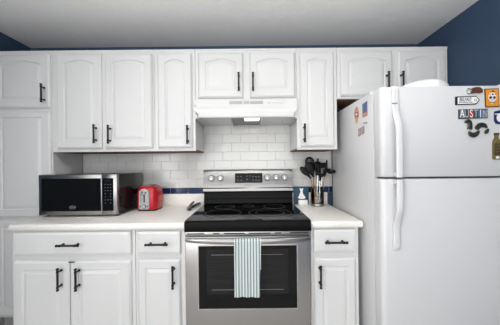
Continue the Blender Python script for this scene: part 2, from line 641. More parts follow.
# ------------------------------------------------------------------ range
RX0, RX1 = -.3985, .3625
RF = 1.386
t = rng = thing('kitchen_range', 'stainless steel electric range with black glass top and towel on its door', 'range', (-.018, 1.70, 0))
b = new()
box(b, RX0, RX1, RF + .035, WALL - .012, .03, .895, bev=.002, seg=1)
for sx in (RX0 + .05, RX1 - .05):
    for sy in (RF + .1, WALL - .1):
        lathe(b, [(.018, 0), (.018, .03)], (sx, sy, 0), seg=16)
obj('body', b, M['blackenamel'], t)
# cooktop with rolled black front
b = new()
prof = [(RF + .03, .862), (RF - .003, .862), (RF - .010, .866), (RF - .012, .874), (RF - .012, .914), (RF - .008, .924), (RF + .002, .9285), (RF + .004, .9285), (RF + .004, .897), (RF + .03, .897)]
bridge(b, [[(x, y, z) for y, z in prof] for x in (RX0 + .001, RX1 - .001)])
obj('front_rim', b, M['rim'], t, smooth=True, angle=30)
b = new()
prof = [(RF + .0045, .9290), (RF + .02, .9305), (1.945, .9305), (1.945, .8975), (RF + .0045, .8975)]
bridge(b, [[(x, y, z) for y, z in prof] for x in (RX0 + .001, RX1 - .001)])
obj('cooktop', b, M['blackglass'], t, smooth=True, angle=30)


def ring(cx, cy, r, wd=.0022):
    b = new()
    lathe(b, [(r - wd, .9306), (r - wd, .9310), (r, .9310), (r, .9306)], (cx, cy, 0), seg=72, cap0=False, cap1=False)
    return obj('burner_ring', b, M['ring'], t)


ring(-.190, 1.603, .125)
ring(-.205, 1.835, .078)
ring(.135, 1.600, .148)
ring(.135, 1.600, .100)
ring(.190, 1.835, .085)
ring(-.018, 1.865, .050)
# backguard
b = new()
prof = [(1.955, .9306), (1.950, .94), (1.966, 1.035), (WALL - .012, 1.035), (WALL - .012, .9306)]
bridge(b, [[(x, y, z) for y, z in prof] for x in (RX0 + .004, RX1 - .004)])
box(b, RX0 + .004, RX1 - .004, 1.951, 1.972, .975, .981, bev=.002, seg=1)
obj('vent_riser', b, M['blackenamel'], t, smooth=True, angle=30)
b = new()
prof = [(1.935, 1.038), (1.925, 1.046), (1.926, 1.066), (1.934, 1.075), (1.952, 1.205), (1.960, 1.218), (1.972, 1.224), (WALL - .012, 1.224), (WALL - .012, 1.0355), (1.940, 1.0355)]
bridge(b, [[(x, y, z) for y, z in prof] for x in (RX0 + .003, RX1 - .003)])
bg = obj('backguard', b, M['steel_g'], t, smooth=True, angle=25)
tilt = math.atan2(.018, .13)


def on_guard(x, y, off=0.0):
    """a point on the sloping front of the backguard below photo pixel x, y"""
    d = 1.94
    for _ in range(4):
        p = at(x, y, d)
        d = 1.934 + (p.z - 1.075) * .018 / .13
    return at(x, y, d - off)


p0, p1 = on_guard(235, 183), on_guard(262.3, 173)
mm = Matrix.Translation(((p0.x + p1.x) / 2, (p0.y + p1.y) / 2, (p0.z + p1.z) / 2)) @ Matrix.Rotation(-tilt, 4, 'X')
dw, dh = (p1.x - p0.x) / 2, (p1.z - p0.z) / 2
disp = obj('display_panel', box(new(), -dw, dw, -.004, .002, -dh, dh, bev=.001, seg=1, mtx=mm), M['panelblack'], t)
b = new()
for (x, y) in ((237.8, 176.6), (241, 176.6), (237.8, 180.4), (241.5, 180.4), (247, 176.2), (250, 176), (253, 176.4), (247.2, 179.4), (256, 176.8), (258.8, 176.8), (253, 180.2), (256, 180.2), (258.8, 180.2)):
    p = on_guard(x, y, .0045)
    obj('button_mark', box(new(), p.x - .0065, p.x + .0065, p.y, p.y + .001, p.z - .0045, p.z + .0045), M['key'], disp)
p = on_guard(247.5, 185, .001)
obj('badge', box(new(), p.x - .026, p.x + .026, p.y - .001, p.y + .003, p.z - .003, p.z + .003), M['greytext'], bg)
KN = None
for kx, ky in ((211.6, 178.3), (220.6, 178.2), (267.4, 177.6), (276, 177.4), (284.4, 177.3)):
    p = on_guard(kx, ky)
    b = new()
    lathe(b, [(.0295, -.003), (.0295, .0012), (.0275, .0016), (.0, .0016)], (0, 0, 0), 'Y', 28, True, False)
    bmesh.ops.transform(b, matrix=Matrix.Translation(p) @ Matrix.Rotation(-tilt, 4, 'X'), verts=b.verts)
    obj('knob_shade', b, M['greytext'], bg)  # grey disc stands in for the dark shade around the knob
    if KN is None:
        b = new()
        lathe(b, [(.027, -.002), (.027, .003), (.0235, .006), (.021, .022), (.019, .025), (.0, .0252)], (0, 0, 0), 'Y', 28, True, False)
        KN = obj('knob', b, M['steel'], t, smooth=True, angle=40)
        W[KN.name] = p
        KN.location = p - W[t.name]
        KN.rotation_euler = (-tilt, 0, 0)
        kb = box(new(), -.005, .005, -.0345, -.010, -.019, .019, bev=.003)
        me_off = Vector((0, -.006, 0))
        g = obj('grip', kb, M['chrome'], KN, smooth=True)
        g.location = (0, -.009, 0)
        KG = g
        # centre the knob mesh on its foot
    else:
        k = dup(KN, t, p, (-tilt, 0, 0), 'knob')
        g = KG.copy()
        COL.objects.link(g)
        g.parent = k
b = new()
for kx, ky in ((211.6, 184.4), (220.6, 184.3), (267.4, 183.8), (276, 183.6), (284.4, 183.5)):
    p = on_guard(kx, ky, .001)
    obj('knob_mark', box(new(), p.x - .008, p.x + .008, p.y, p.y + .003, p.z - .002, p.z + .002), M['greytext'], bg)

# vent strip under the cooktop with dark slots
b = new()
box(b, RX0 + .002, RX1 - .002, RF, RF + .034, .835, .861, bev=.002)
vs = obj('vent_trim', b, M['steel_v'], t, smooth=True)
b = new()
for x0, x1 in ((187, 204.5), (213, 219.5), (224, 245), (248.5, 270.5), (275, 281.5), (290, 308.3)):
    p0, p1 = at(x0, 233.2, RF), at(x1, 232.0, RF)
    obj('vent_slot', box(new(), p0.x, p1.x, RF - .0012, RF + .002, .848, .8555, bev=.001, seg=1), M['black'], vs)
# oven door
DX0, DX1 = RX0 + .003, RX1 - .003
b = new()
WX0, WX1, WZ0, WZ1 = -.316, .276, .400, .778
box(b, DX0, DX1, RF, RF + .032, .255, .832, bev=.004)
od = obj('oven_door', b, M['steel_v'], t, smooth=True)
b = new()
o_, i_ = .004, 0
bridge(b, [[(WX0 - .005, RF - .0001, WZ0 - .006), (WX1 + .005, RF - .0001, WZ0 - .006), (WX1 + .005, RF - .0001, WZ1 + .004), (WX0 - .005, RF - .0001, WZ1 + .004)],
           [(WX0 - .004, RF - .003, WZ0 - .005), (WX1 + .004, RF - .003, WZ0 - .005), (WX1 + .004, RF - .003, WZ1 + .003), (WX0 - .004, RF - .003, WZ1 + .003)],
           [(WX0, RF - .003, WZ0), (WX1, RF - .003, WZ0), (WX1, RF - .003, WZ1), (WX0, RF - .003, WZ1)],
           [(WX0, RF - .0001, WZ0), (WX1, RF - .0001, WZ0), (WX1, RF - .0001, WZ1), (WX0, RF - .0001, WZ1)]], False, False)
obj('window_frame', b, M['chrome'], od)
wn = obj('oven_window', box(new(), WX0, WX1, RF - .002, RF + .0005, WZ0, WZ1), M['ovenglass'], od)
# see-through screened centre with the rack lines behind it
gx0, gx1, gz0, gz1 = -.268, .224, .487, .756
b = new()
box(b, gx0, gx1, RF - .0026, RF - .0019, gz0, gz1)
sc = obj('window_screen', b, M['oveninner'], od)
b = new()
for zz in (.722, .512):
    box(b, gx0 + .03, gx1 - .03, RF - .0032, RF - .0026, zz, zz + .003)
obj('oven_rack', b, M['ring'], od)['label'] = 'pale rack lines'
# bowed handle
b = new()
L = []
for k in range(25):
    s = k / 24
    x = DX0 + .008 + (DX1 - DX0 - .016) * s
    bow = 1 - (2 * s - 1) ** 2
    y = RF - .012 - .036 * bow ** .7
    zc = .819 - .003 * bow
    hh = .013 + .004 * bow
    L.append([(x, y + .008 * math.cos(a), zc + hh * math.sin(a)) for a in (2 * PI * j / 16 for j in range(16))])
bridge(b, L)
for sx in (DX0 + .012, DX1 - .012):
    box(b, sx - .010, sx + .010, RF - .016, RF + .001, .812, .829, bev=.002)
oh = obj('handle', b, M['steel'], od, smooth=True, angle=50)
b = new()
for x0, x1 in ((192, 203), (290, 302)):
    p0, p1 = at(x0, 243, RF), at(x1, 242, RF)
    obj('door_slot', box(new(), p0.x, p1.x, RF - .0012, RF + .001, .797, .804, bev=.001, seg=1), M['black'], od)
obj('drawer', box(new(), DX0, DX1, RF + .002, RF + .032, .07, .248, bev=.004), M['steel_v'], t, smooth=True)

# dish towel over the handle
b = new()
TXa, TXb = -.0965, .058
yc = RF - .046
path = []
for k in range(31):
    path.append((yc - .0115, .502 + (.818 - .502) * k / 30))
for k in range(1, 10):
    a = PI - PI * k / 10
    path.append((yc + .0115 * math.cos(a), .818 + .0165 * math.sin(a)))
for k in range(14):
    path.append((yc + .0115 - .002, .818 - .013 * k))
n = 40
th = .0022
rows_o, rows_i = [], []
for i, (y, zz) in enumerate(path):
    q0 = path[max(i - 1, 0)]
    q1 = path[min(i + 1, len(path) - 1)]
    ty, tz = q1[0] - q0[0], q1[1] - q0[1]
    ln = math.hypot(ty, tz)
    ny, nz = -tz / ln, ty / ln
    ro, ri = [], []
    for j in range(n + 1):
        s = j / n
        drop = max(0, (.80 - zz) / .3) if i < 31 else 0
        x = TXa + (TXb - TXa - .009 * drop) * s + .003 * math.sin(6 * zz * 3) * drop * (s - .3)
        amp = .0028 * min(1, drop * 3)
        wav = amp * math.sin(s * 17 + zz * 5) - .004 * drop
        zoff = .0012 * math.sin(s * 5.0) if i == 0 else 0
        ro.append((x, y + ny * th / 2 + wav, zz + nz * th / 2 + zoff))
        ri.append((x, y - ny * th / 2 + wav, zz - nz * th / 2 + zoff))
    rows_o.append(ro)
    rows_i.append(ri)
bridge(b, [ro + ri[::-1] for ro, ri in zip(rows_o, rows_i)])
tag(obj('dish_towel', b, M['towel'], smooth=True, angle=60), 'white dish towel with thin grey-green stripes hanging on the oven handle', 'towel')

# ------------------------------------------------------------------ range hood
HX0, HX1 = -.383, .345
t = thing('range_hood', 'white under-cabinet range hood above the cooktop with its lamp on', 'range hood', ((HX0 + HX1) / 2, 1.87, 1.60))
HX0, HX1 = -.4035, .3525
b = new()
# front fascia: upper band, rolled lip; section extruded along X with clipped corners
prof = [(1.700, 1.752), (1.697, 1.745), (1.697, 1.700), (1.689, 1.684), (1.684, 1.668), (1.685, 1.640), (1.690, 1.618), (1.696, 1.613), (1.712, 1.613), (1.712, 1.752)]
L = []
for x, sh in ((HX0 + .001, 0), (HX1 - .001, 0)):
    L.append([(x + (0 if z > 1.66 else (.026 if x < 0 else -.026)), y, z) for y, z in prof])
bridge(b, L)
hf = obj('front_panel', b, M['hood'], t, smooth=True, angle=30)
b = new()
box(b, HX0 + .001, HX1 - .001, 1.712, WALL - .012, 1.744, 1.752)
for s, x in ((1, HX0 + .001), (-1, HX1 - .001)):
    xa, xb = (x, x + .004) if s > 0 else (x - .004, x)
    bb = [(1.7045, 1.7435), (1.7045, 1.616), (1.700, 1.604), (WALL - .012, 1.598), (WALL - .012, 1.7435)]
    bridge(b, [[(xx, y, z) for y, z in bb] for xx in (xa, xb)])
for xa, xb in ((HX0 + .005, HX0 + .032), (HX1 - .032, HX1 - .005)):
    box(b, xa, xb, 1.7065, 1.7115, 1.616, 1.668)
bd = obj('housing', b, M['hood'], t)
for x in (HX0 + .0008, HX1 - .0052):
    b = new()
    pr = [(1.698, 1.6035), (1.698, 1.598), (WALL - .014, 1.592), (WALL - .014, 1.5975)]
    bridge(b, [[(xx, y, z) for y, z in pr] for xx in (x, x + .0044)])
    obj('side_edge', b, M['greyplastic'], t)
# underside pan with lamp and filter
fx0, fx1 = -.137, .088
for xa, xb in ((HX0 + .006, fx0 - .008), (fx1 + .008, HX1 - .006)):
    obj('underside', box(new(), xa, xb, 1.713, WALL - .013, 1.613, 1.617), M['hood'], t)
obj('grease_filter', box(new(), fx0 - .006, fx1 + .006, 1.713, WALL - .013, 1.614, 1.620), M['filter'], t)
for xa in (fx0 - .0075, fx1 + .0005):
    obj('filter_rail', box(new(), xa, xa + .007, 1.716, WALL - .016, 1.598, 1.6135, bev=.001), M['hood'], t)
ll = obj('lamp_lens', box(new(), -.040, .076, 1.7135, 1.800, 1.606, 1.6135, bev=.003), M['lamp'], t, smooth=True)
ll['label'] = 'glowing warm lamp lens'
a = area('hood_lamp', (.018, 1.785, 1.600), (0, 0, 0), .10, .08, 0.20, (1.0, .93, .84))
_l = bpy.data.lights.new('point_fill', 'POINT')  # added point fill high above the camera, away from the hood
_l.energy, _l.shadow_soft_size, _l.color = 1.1, .03, (1.0, .95, .88)
_g = bpy.data.objects.new('point_fill', _l)
COL.objects.link(_g)
_g.location = (-0.10, 0.1, 2.1)
# louvres and switches on the front
b = new()
for x0, x1 in ((229.3, 242.3), (243.5, 249.3), (250.3, 263)):
    p0, p1 = at(x0, 104.5, 1.697), at(x1, 101.3, 1.697)
    box(b, p0.x, p1.x, 1.6955, 1.699, 1.713, 1.736, bev=.002)
lv = obj('vent_grille', b, M['greyplastic'], hf)
lv['label'] = 'pale grey vent slots'
b = new()
for x0, x1 in ((267, 270.3), (272.5, 276), (276.8, 283)):
    p0, p1 = at(x0, 103, 1.697), at(x1, 102, 1.697)
    box(b, p0.x, p1.x, 1.692, 1.699, 1.718, 1.730, bev=.002)
obj('switch', b, M['plastic'], hf)
b = new()
lathe(b, [(.003, 0), (.003, .004)], (.262, 1.85, 1.609), seg=10)
obj('screw', b, M['iron'], t)

# ------------------------------------------------------------------ refrigerator
FX0, FX1 = .710, 1.472
FZ = 1.682
t = thing('refrigerator', 'white top-freezer refrigerator with magnets on its door and side', 'refrigerator', ((FX0 + FX1) / 2, 1.6, 0))
b = new()
box(b, FX0, FX1, 1.322, 1.985, .04, FZ, bev=.006, seg=2)
for sx in (FX0 + .06, FX1 - .06):
    for sy in (1.38, 1.92):
        lathe(b, [(.02, 0), (.02, .041)], (sx, sy, 0), seg=14)
obj('body', b, M['fridge'], t, smooth=True)


def fdoor(name, z0, z1):
    b = new()
    L = []
    r = .024

    def rr(i, y0, rad, z):
        p = []
        x0, x1, ya, yb = FX0 + i, FX1 - i, y0 + i, 1.312
        p.append((x1, yb, z))
        for k in range(9):
            a = PI / 2 * k / 8
            p.append((x1 - rad + rad * math.cos(a), ya + rad - rad * math.sin(a), z))
        # slight crown across the door
        for k in range(1, 12):
            s = k / 12
            p.append((x1 - rad - (x1 - x0 - 2 * rad) * s, ya - .006 * (1 - (2 * s - 1) ** 2), z))
        for k in range(9):
            a = PI / 2 * (1 - k / 8)
            p.append((x0 + rad - rad * math.cos(a), ya + rad - rad * math.sin(a), z))
        p.append((x0, yb, z))
        return p
    for i, z in ((.008, z0), (.003, z0 + .002), (0, z0 + .007), (0, z1 - .007), (.003, z1 - .002), (.008, z1)):
        L.append(rr(i, 1.240, r, z))
    bridge(b, L)
    return obj(name, b, M['fridge'], t, smooth=True, angle=40)


ZG = 1.184
fz = fdoor('freezer_door', ZG + .005, FZ - .004)
fr = fdoor('fridge_door', .09, ZG - .005)
b = new()
box(b, FX0 + .012, FX1 - .012, 1.3125, 1.3215, .09, ZG - .012)
box(b, FX0 + .012, FX1 - .012, 1.3125, 1.3215, ZG + .012, FZ - .01)
obj('gasket', b, M['gasket'], t)
b = new()
box(b, FX0 + .02, FX1 - .02, 1.290, 1.3215, ZG - .0045, ZG + .0045)
box(b, FX0 + .022, FX0 + .065, 1.245, 1.30, ZG - .003, ZG + .003, bev=.001)
obj('hinge', b, M['gasket'], t)
obj('kick_grille', box(new(), FX0 + .01, FX1 - .01, 1.30, 1.3215, .02, .085, bev=.003), M['greyplastic'], t)
b = new()
box(b, FX1 - .09, FX1 - .03, 1.27, 1.36, FZ, FZ + .012, bev=.004)
obj('hinge_cover', b, M['plastic'], t, smooth=True)
b = new()
for p in ((371.5, 92.3), (371.0, 94.4)):
    lathe(b, [(.006, 0), (.006, .004), (.0, .005)], Vector((FX0, at(p[0], p[1], 1.34).y, 1.66)), 'X', 14, True, False)


def fhandle(zc, z_far, z_near, parent):
    """full-length moulded handle: flat against the door at z_far, standing off near the door gap"""
    b = new()
    sgn = 1 if z_far > z_near else -1
    flat_len = .11
    pts = []
    z = z_far
    N = 34
    Lh = abs(z_far - z_near)
    rows = []
    for k in range(N + 1):
        s = k / N
        zz = z_far - sgn * Lh * s
        d = Lh * s
        if d < flat_len:
            off = .014
            hw = .0185
        else:
            q = min(1, (d - flat_len) / .13)
            q = q * q * (3 - 2 * q)
            off = .014 + .030 * q
            hw = .0185 - .0015 * q
        if k == 0:
            off -= .006
            hw -= .003
        rows.append((zz, off, hw))
    L = []
    for zz, off, hw in rows:
        yb = 1.2395 - .002
        yf = yb - off
        back = yb + .002 if off < .02 else yf + .016
        xc = .781
        ring_ = []
        for a in range(16):
            an = 2 * PI * a / 16
            cx, sy = math.cos(an), math.sin(an)
            ex = abs(cx) ** .6 * (1 if cx > 0 else -1)
            ey = abs(sy) ** .6 * (1 if sy > 0 else -1)
            ring_.append((xc + hw * ex, (yf + back) / 2 + (back - yf) / 2 * ey, zz))
        L.append(ring_)
    bridge(b, L)
    # foot near the gap
    zn = z_near + sgn * .014
    box(b, .781 - .012, .781 + .012, 1.206, 1.2395, zn - .011, zn + .011, bev=.003)
    return obj('handle', b, M['plastic'], parent, smooth=True, angle=40)


h1 = fhandle(0, FZ - .006, ZG + .006, fz)
h2 = fhandle(0, .800, ZG - .006, fr)
p = at(394.7, 103.3, 1.223)
obj('badge', box(new(), p.x - .0145, p.x + .0145, 1.2222, 1.2245, p.z - .003, p.z + .003), M['greytext'], fz)['label'] = 'tiny grey badge'

# bowl upside down on top
b = new()
prof = [(.158, 0), (.168, .002), (.170, .008), (.162, .034), (.144, .056), (.118, .070), (.084, .078), (.04, .0815), (.0, .082)]
bc = Vector((1.050, 1.44, FZ + .001))
lathe(b, [(r * .88, h) for r, h in prof], bc, seg=56, cap0=True, cap1=False)
for v in b.verts:
    h = v.co.z - bc.z
    v.co.x += h * .38
bmesh.ops.remove_doubles(b, verts=b.verts, dist=.0005)
tag(obj('serving_bowl', b, M['ceramic'], smooth=True, angle=50), 'white shallow bowl turned upside down on top of the refrigerator', 'bowl')

# ------------------------------------------------------------------ magnets on the freezer door
FY = 1.2345


def fy(x):
    """door face at X (the door is slightly crowned)"""
    s = (x - FX0 - .024) / (FX1 - FX0 - .048)
    return 1.240 - .006 * (1 - (2 * s - 1) ** 2)


def mpt(x, y):
    p = at(x, y, FY)
    return p.x, p.z


def outline(pts, th, off=0.0, bev=0.0):
    q = [mpt(*p) for p in pts]
    cx = sum(a for a, _ in q) / len(q)
    y = fy(cx) - .0006 - off
    return prism(new(), q, y - th, y, bev)


ORX, ORZ = mpt(467, 100.5)
t = thing('sign_magnet', 'white arrow-shaped street sign magnet with black border on freezer door', 'magnet', (ORX, 1.232, ORZ), 'magnets on the freezer door')
G = 'magnets on the freezer door'
pl = obj('plate', outline([(454.8, 96.8), (475.5, 96.0), (479.2, 100.2), (475.5, 104.5), (454.8, 105.2)], .003), M['black'], t)
f1 = obj('face', outline([(457.0, 97.8), (475.0, 97.0), (478.0, 100.2), (475.0, 103.6), (457.0, 104.2)], .001, .0032), M['white'], pl)
ly = fy(ORX) - .0052
x_, z_ = mpt(464.7, 99.9)
text('lettering', 'BELFAST', .0265, M['black'], pl, (x_, ly, z_), (PI / 2, 0, 0), sx=.66)
x_, z_ = mpt(474.3, 100.4)
text('lettering', '13', .017, M['black'], pl, (x_, ly, z_))
b = new()
for (x0, x1) in ((458, 461.6), (462.2, 467), (467.6, 471.5)):
    q0, q1 = mpt(x0, 102.7), mpt(x1, 102.2)
    box(b, q0[0], q1[0], ly - .0004, ly + .0006, (q0[1] + q1[1]) / 2 - .0022, (q0[1] + q1[1]) / 2 + .0022)
obj('small_print', b, M['greytext'], pl)

# sugar-skull picture magnet (orange)
x_, z_ = mpt(491.5, 97.8)
t = thing('picture_magnet', 'orange rectangular magnet with a white decorated skull, beside the brown magnet', 'magnet', (x_, 1.232, z_), G)
pl = obj('plate', outline([(484.2, 88.8), (498.4, 88.3), (499.2, 107.0), (485.0, 107.5)], .003, bev=.0005), M['leather'], t)
obj('face', outline([(485.2, 89.8), (497.5, 89.3), (498.2, 106.0), (485.9, 106.5)], .001, .0032), M['orange'], pl)
sk = []
for k in range(28):
    a = 2 * PI * k / 28
    cx, cy = math.cos(a), math.sin(a)
    rx = 4.1 if cy > -.2 else 4.1 - 1.7 * min(1, (-cy - .2) / .5)
    ry = 4.9 if cy > 0 else 7.0
    sk.append((491.6 + rx * cx, 97.3 - ry * cy))
obj('skull', outline(sk, .0008, .0043), M['white'], pl)
b = new()
for ex in (489.7, 493.5):
    q = mpt(ex, 97.8)
    lathe(b, [(.0078, 0), (.0078, .001)], (q[0], fy(q[0]) - .0057, q[1]), 'Y', 16)
for nx in (491.1, 492.1):
    q = mpt(nx, 100.3)
    lathe(b, [(.0024, 0), (.0024, .001)], (q[0], fy(q[0]) - .0057, q[1]), 'Y', 8)
for k in range(5):
    q = mpt(489.9 + k * .85, 102.5 + .3 * math.sin(k * .78))
    box(b, q[0] - .001, q[0] + .001, fy(q[0]) - .0067, fy(q[0]) - .0057, q[1] - .004, q[1] + .004)
obj('skull_features', b, M['black'], pl)
b = new()
for ex, ey, rr_ in ((491.6, 94.6, .005), (489.7, 97.8, .004), (493.5, 97.8, .004), (488.9, 94.8, .0025), (494.2, 94.7, .0025), (491.6, 91.6, .005), (490.2, 92.2, .003), (493.0, 92.0, .003)):
    q = mpt(ex, ey)
    lathe(b, [(rr_, 0), (rr_, .0008)], (q[0], fy(q[0]) - .0069, q[1]), 'Y', 12)
obj('flower_dots', b, M['rust'], pl)

# brown leather magnet with silver ring
x_, z_ = mpt(474, 91)
t = thing('leather_magnet', 'long brown magnet with a pale ring end, above the white arrow sign', 'magnet', (x_, 1.232, z_), G)
obj('body', outline([(469.8, 89.2), (473, 87.7), (476, 87.2), (479, 87.4), (481, 88.6), (482, 90), (482, 92.8), (479, 93.4), (475, 93.2), (470.5, 94)], .006, bev=.001), M['leather'], t)
b = new()
q = mpt(468.3, 91.4)
for k in range(24):
    pass
loop_ = [(q[0] + .010 * math.cos(2 * PI * k / 24), fy(q[0]) - .0035, q[1] + .014 * math.sin(2 * PI * k / 24)) for k in range(25)]
tube(b, loop_, .0024, 8)
obj('ring', b, M['chrome'], t)

# AUSTIN plate magnet
x_, z_ = mpt(472.5, 114)
t = thing('plate_magnet', 'wide number-plate magnet spelling a word in mixed plate letters, under arrow sign', 'magnet', (x_, 1.232, z_), G)
pl = obj('plate', outline([(457.8, 109.5), (487.2, 108.8), (487.5, 118.2), (458.0, 119.3)], .003, bev=.0005), M['tealplate'], t)
cols = ['greyplate', 'tealplate', 'redplate', 'tealplate', 'blueplate', 'greyplate']
lets = 'AUSTIN'
for k in range(6):
    xa = 459.2 + 4.6 * k
    obj('letter_panel', outline([(xa, 110.2 - k * .04), (xa + 4.3, 110.2 - k * .04), (xa + 4.3, 118.2 - k * .04), (xa, 118.3 - k * .04)], .0008, .0032), M[cols[k]], pl)
    x_, z_ = mpt(xa + 2.15, 114.2 - k * .04)
    text('lettering', lets[k], .060, M[('white', 'greyplastic')[k % 2]], pl, (x_, fy(x_) - .0046, z_), sx=.64)

# lake monster in four pieces
x_, z_ = mpt(476, 128)
t = thing('monster_magnet', 'dark green sea-serpent magnet in separate pieces, below the number plate', 'magnet', (x_, 1.232, z_), G)


def mtube(name, pts, rs, m='monster'):
    b = new()
    P = []
    for x, y in pts:
        q = mpt(x, y)
        P.append((q[0], fy(q[0]) - .006, q[1]))
    # refine
    Q, R = [], []
    n = len(P)
    for i in range(n - 1):
        for s in range(4):
            f_ = s / 4
            p0 = Vector(P[max(i - 1, 0)])
            p1 = Vector(P[i])
            p2 = Vector(P[i + 1])
            p3 = Vector(P[min(i + 2, n - 1)])
            c_ = .5 * ((2 * p1) + (-p0 + p2) * f_ + (2 * p0 - 5 * p1 + 4 * p2 - p3) * f_ ** 2 + (-p0 + 3 * p1 - 3 * p2 + p3) * f_ ** 3)
            Q.append(c_)
            R.append(rs[i] + (rs[i + 1] - rs[i]) * f_)
    Q.append(Vector(P[-1]))
    R.append(rs[-1])
    tube(b, Q, [r * 1.5 for r in R], 12)
    for v in b.verts:
        c0 = fy(v.co.x) - .006
        v.co.y = c0 + (v.co.y - c0) * .55
        v.co.y = min(v.co.y, fy(v.co.x) - .0004)
    return obj(name, b, M[m], t, smooth=True)


mtube('head_and_neck', [(463.6, 122.6), (465.2, 121.8), (467.4, 121.6), (468.8, 123.2), (469.0, 126), (468.3, 129.4)], [.002, .0055, .008, .0075, .008, .009])
mtube('belly', [(467.8, 132.0), (469.6, 134.2), (472.4, 135.2), (475.4, 134.2), (478, 131.4)], [.004, .008, .009, .008, .004])
mtube('hump', [(475.6, 129.2), (477.4, 126.6), (480.2, 125.2), (483.4, 125.6), (486.2, 127.8)], [.008, .009, .009, .008, .003])
mtube('tail', [(484, 133.6), (485.3, 132.2), (486.6, 130.6), (487.5, 128.8)], [.003, .007, .006, .002])

# blue and white magnet at the frame edge
x_, z_ = mpt(498, 116.5)
t = thing('badge_magnet', 'blue and white magnet at the right edge, above the bottle magnet', 'magnet', (x_, 1.232, z_), G)
pl = obj('plate', outline([(494.2, 111.5), (499, 110.3), (505, 110.4), (507, 113), (507, 121), (503, 124.3), (496, 124), (494.2, 121)], .003), M['navyink'], t)
sk = []
for k in range(24):
    a = 2 * PI * k / 24
    sk.append((499.9 + 3.6 * math.cos(a), 117.8 - 4.3 * math.sin(a)))
obj('figure', outline(sk, .001, .0032), M['white'], pl)
obj('band', outline([(494.6, 113.7), (506.5, 113.2), (506.5, 114.2), (494.6, 114.7)], .0008, .0032), M['white'], pl)

# bottle magnet
x_, z_ = mpt(497, 160)
t = thing('bottle_magnet', 'olive-gold bottle-shaped magnet at the right edge of the freezer door', 'magnet', (x_, 1.232, z_), G)
pts = [(492.4, 159.6), (492.0, 158), (492.0, 143), (492.6, 140.2), (494.1, 138.2), (494.1, 133.2), (497.7, 133.2), (497.7, 138.2), (499.4, 140.2), (500.0, 143), (500.2, 158), (499.8, 159.6)]
pl = obj('bottle', outline(pts, .008, bev=.002), M['olive'], t)
obj('label_band', outline([(493.2, 143.5), (499.0, 143.5), (499.0, 155.0), (493.2, 155.0)], .0006, .0082), M['oliveband'], pl)
obj('label_print', outline([(494.6, 156.3), (497.8, 156.3), (497.8, 158.6), (494.6, 158.6)], .0006, .0082), M['white'], pl)
b = new()
for k in range(3):
    q0, q1 = mpt(493.8, 146 + 3 * k), mpt(498.4, 145.4 + 3 * k)
    box(b, q0[0], q1[0], fy(q0[0]) - .0100, fy(q0[0]) - .0090, (q0[1] + q1[1]) / 2 - .0018, (q0[1] + q1[1]) / 2 + .0018)
obj('bands', b, M['olive'], pl)
obj('cap', outline([(493.9, 133.0), (497.9, 133.0), (497.9, 135.4), (493.9, 135.4)], .0085), M['oliveband'], pl)

# ------------------------------------------------------------------ magnets on the refrigerator side
GS = 'magnets on the refrigerator side'


def spt(x, y):
    d = FX0 * F / (x - 250 + (165 - y) * math.sin(math.radians(.6)))
    p = at(x, y, d)
    return p.y, p.z


def side(pts, th=.002, off=0.0):
    q = [spt(*p) for p in pts]
    b = new()
    x1 = FX0 - .0005 - off
    bridge(b, [[(x1, y, z) for y, z in q], [(x1 - th, y, z) for y, z in q]])
    return b


def st(label, pts):
    q = [spt(*p) for p in pts]
    y = sum(a for a, _ in q) / len(q)
    z = min(c for _, c in q)
    return thing('photo_magnet', label, 'magnet', (FX0 - .002, y, z), GS)


P_ = [(362.6, 104.2), (367.4, 100.8), (367.6, 115.4), (362.9, 117.6)]
t = st('blue-violet picture magnet with a peach lower edge, on the refrigerator side', P_)
pl = obj('plate', side(P_), M['purple'], t)
obj('lower_strip', side([(362.8, 113.6), (367.5, 111.8), (367.6, 115.2), (362.9, 117.4)], .0008, .0022), M['peach'], pl)
obj('blue_patch', side([(364.2, 107.5), (366.3, 105.0), (366.0, 108.6), (364.4, 110.6)], .0008, .0022), M['blueplate'], pl)  # blue area of the printed picture
P_ = [(355.2, 108.8), (356.8, 106.4), (358.2, 107.8), (359.2, 113.0), (359.0, 117.0), (357.6, 119.6), (357.8, 122.4), (356.2, 123.6), (355.4, 119.6), (354.6, 115.6), (354.8, 111.6)]
t = st('peach and yellow figure-shaped magnet, left of the blue-violet picture magnet', P_)
pl = obj('plate', side(P_), M['peach'], t)
obj('middle', side([(355.4, 112.6), (358.6, 111.8), (358.6, 116.2), (355.6, 117.4)], .0008, .0022), M['violet'], pl)
obj('center_spot', side([(356.3, 113.6), (357.7, 113.2), (357.7, 115.2), (356.4, 115.8)], .0008, .0032), M['white'], pl)
obj('foot', side([(356.1, 119.4), (357.4, 118.8), (357.5, 122.2), (356.3, 123.2)], .0008, .0022), M['yellow'], pl)
P_ = [(363.2, 121.8), (367.6, 120.4), (368.6, 123.8), (363.6, 124.6)]
t = st('small white magnet with grey writing marks, below the blue-violet picture', P_)
pl = obj('plate', side(P_), M['white'], t)
for k in range(4):
    xa = 363.6 + k * 1.1
    obj('mark', side([(xa, 122.2 - k * .3), (xa + .6, 122.0 - k * .3), (xa + .9, 123.9 - k * .1), (xa + .3, 124.1 - k * .1)], .0006, .0022), M['greytext'], pl)
for (xa, ya, lab) in ((358.4, 129.0, 'left of two small dusty-pink framed magnets low on the refrigerator side'), (361.8, 127.0, 'right of two small dusty-pink framed magnets low on the refrigerator side')):
    P_ = [(xa, ya), (xa + 2.6, ya - 1.2), (xa + 2.7, ya + 6.2), (xa + .1, ya + 7.6)]
    t = st(lab, P_)
    pl = obj('frame', side(P_), M['pinkframe'], t)
    obj('picture', side([(xa + .7, ya + 1.1), (xa + 2.0, ya + .5), (xa + 2.1, ya + 5.2), (xa + .8, ya + 6.0)], .0006, .0022), M['greyplastic'], pl)
q = spt(371.2, 93.2)
b = new()
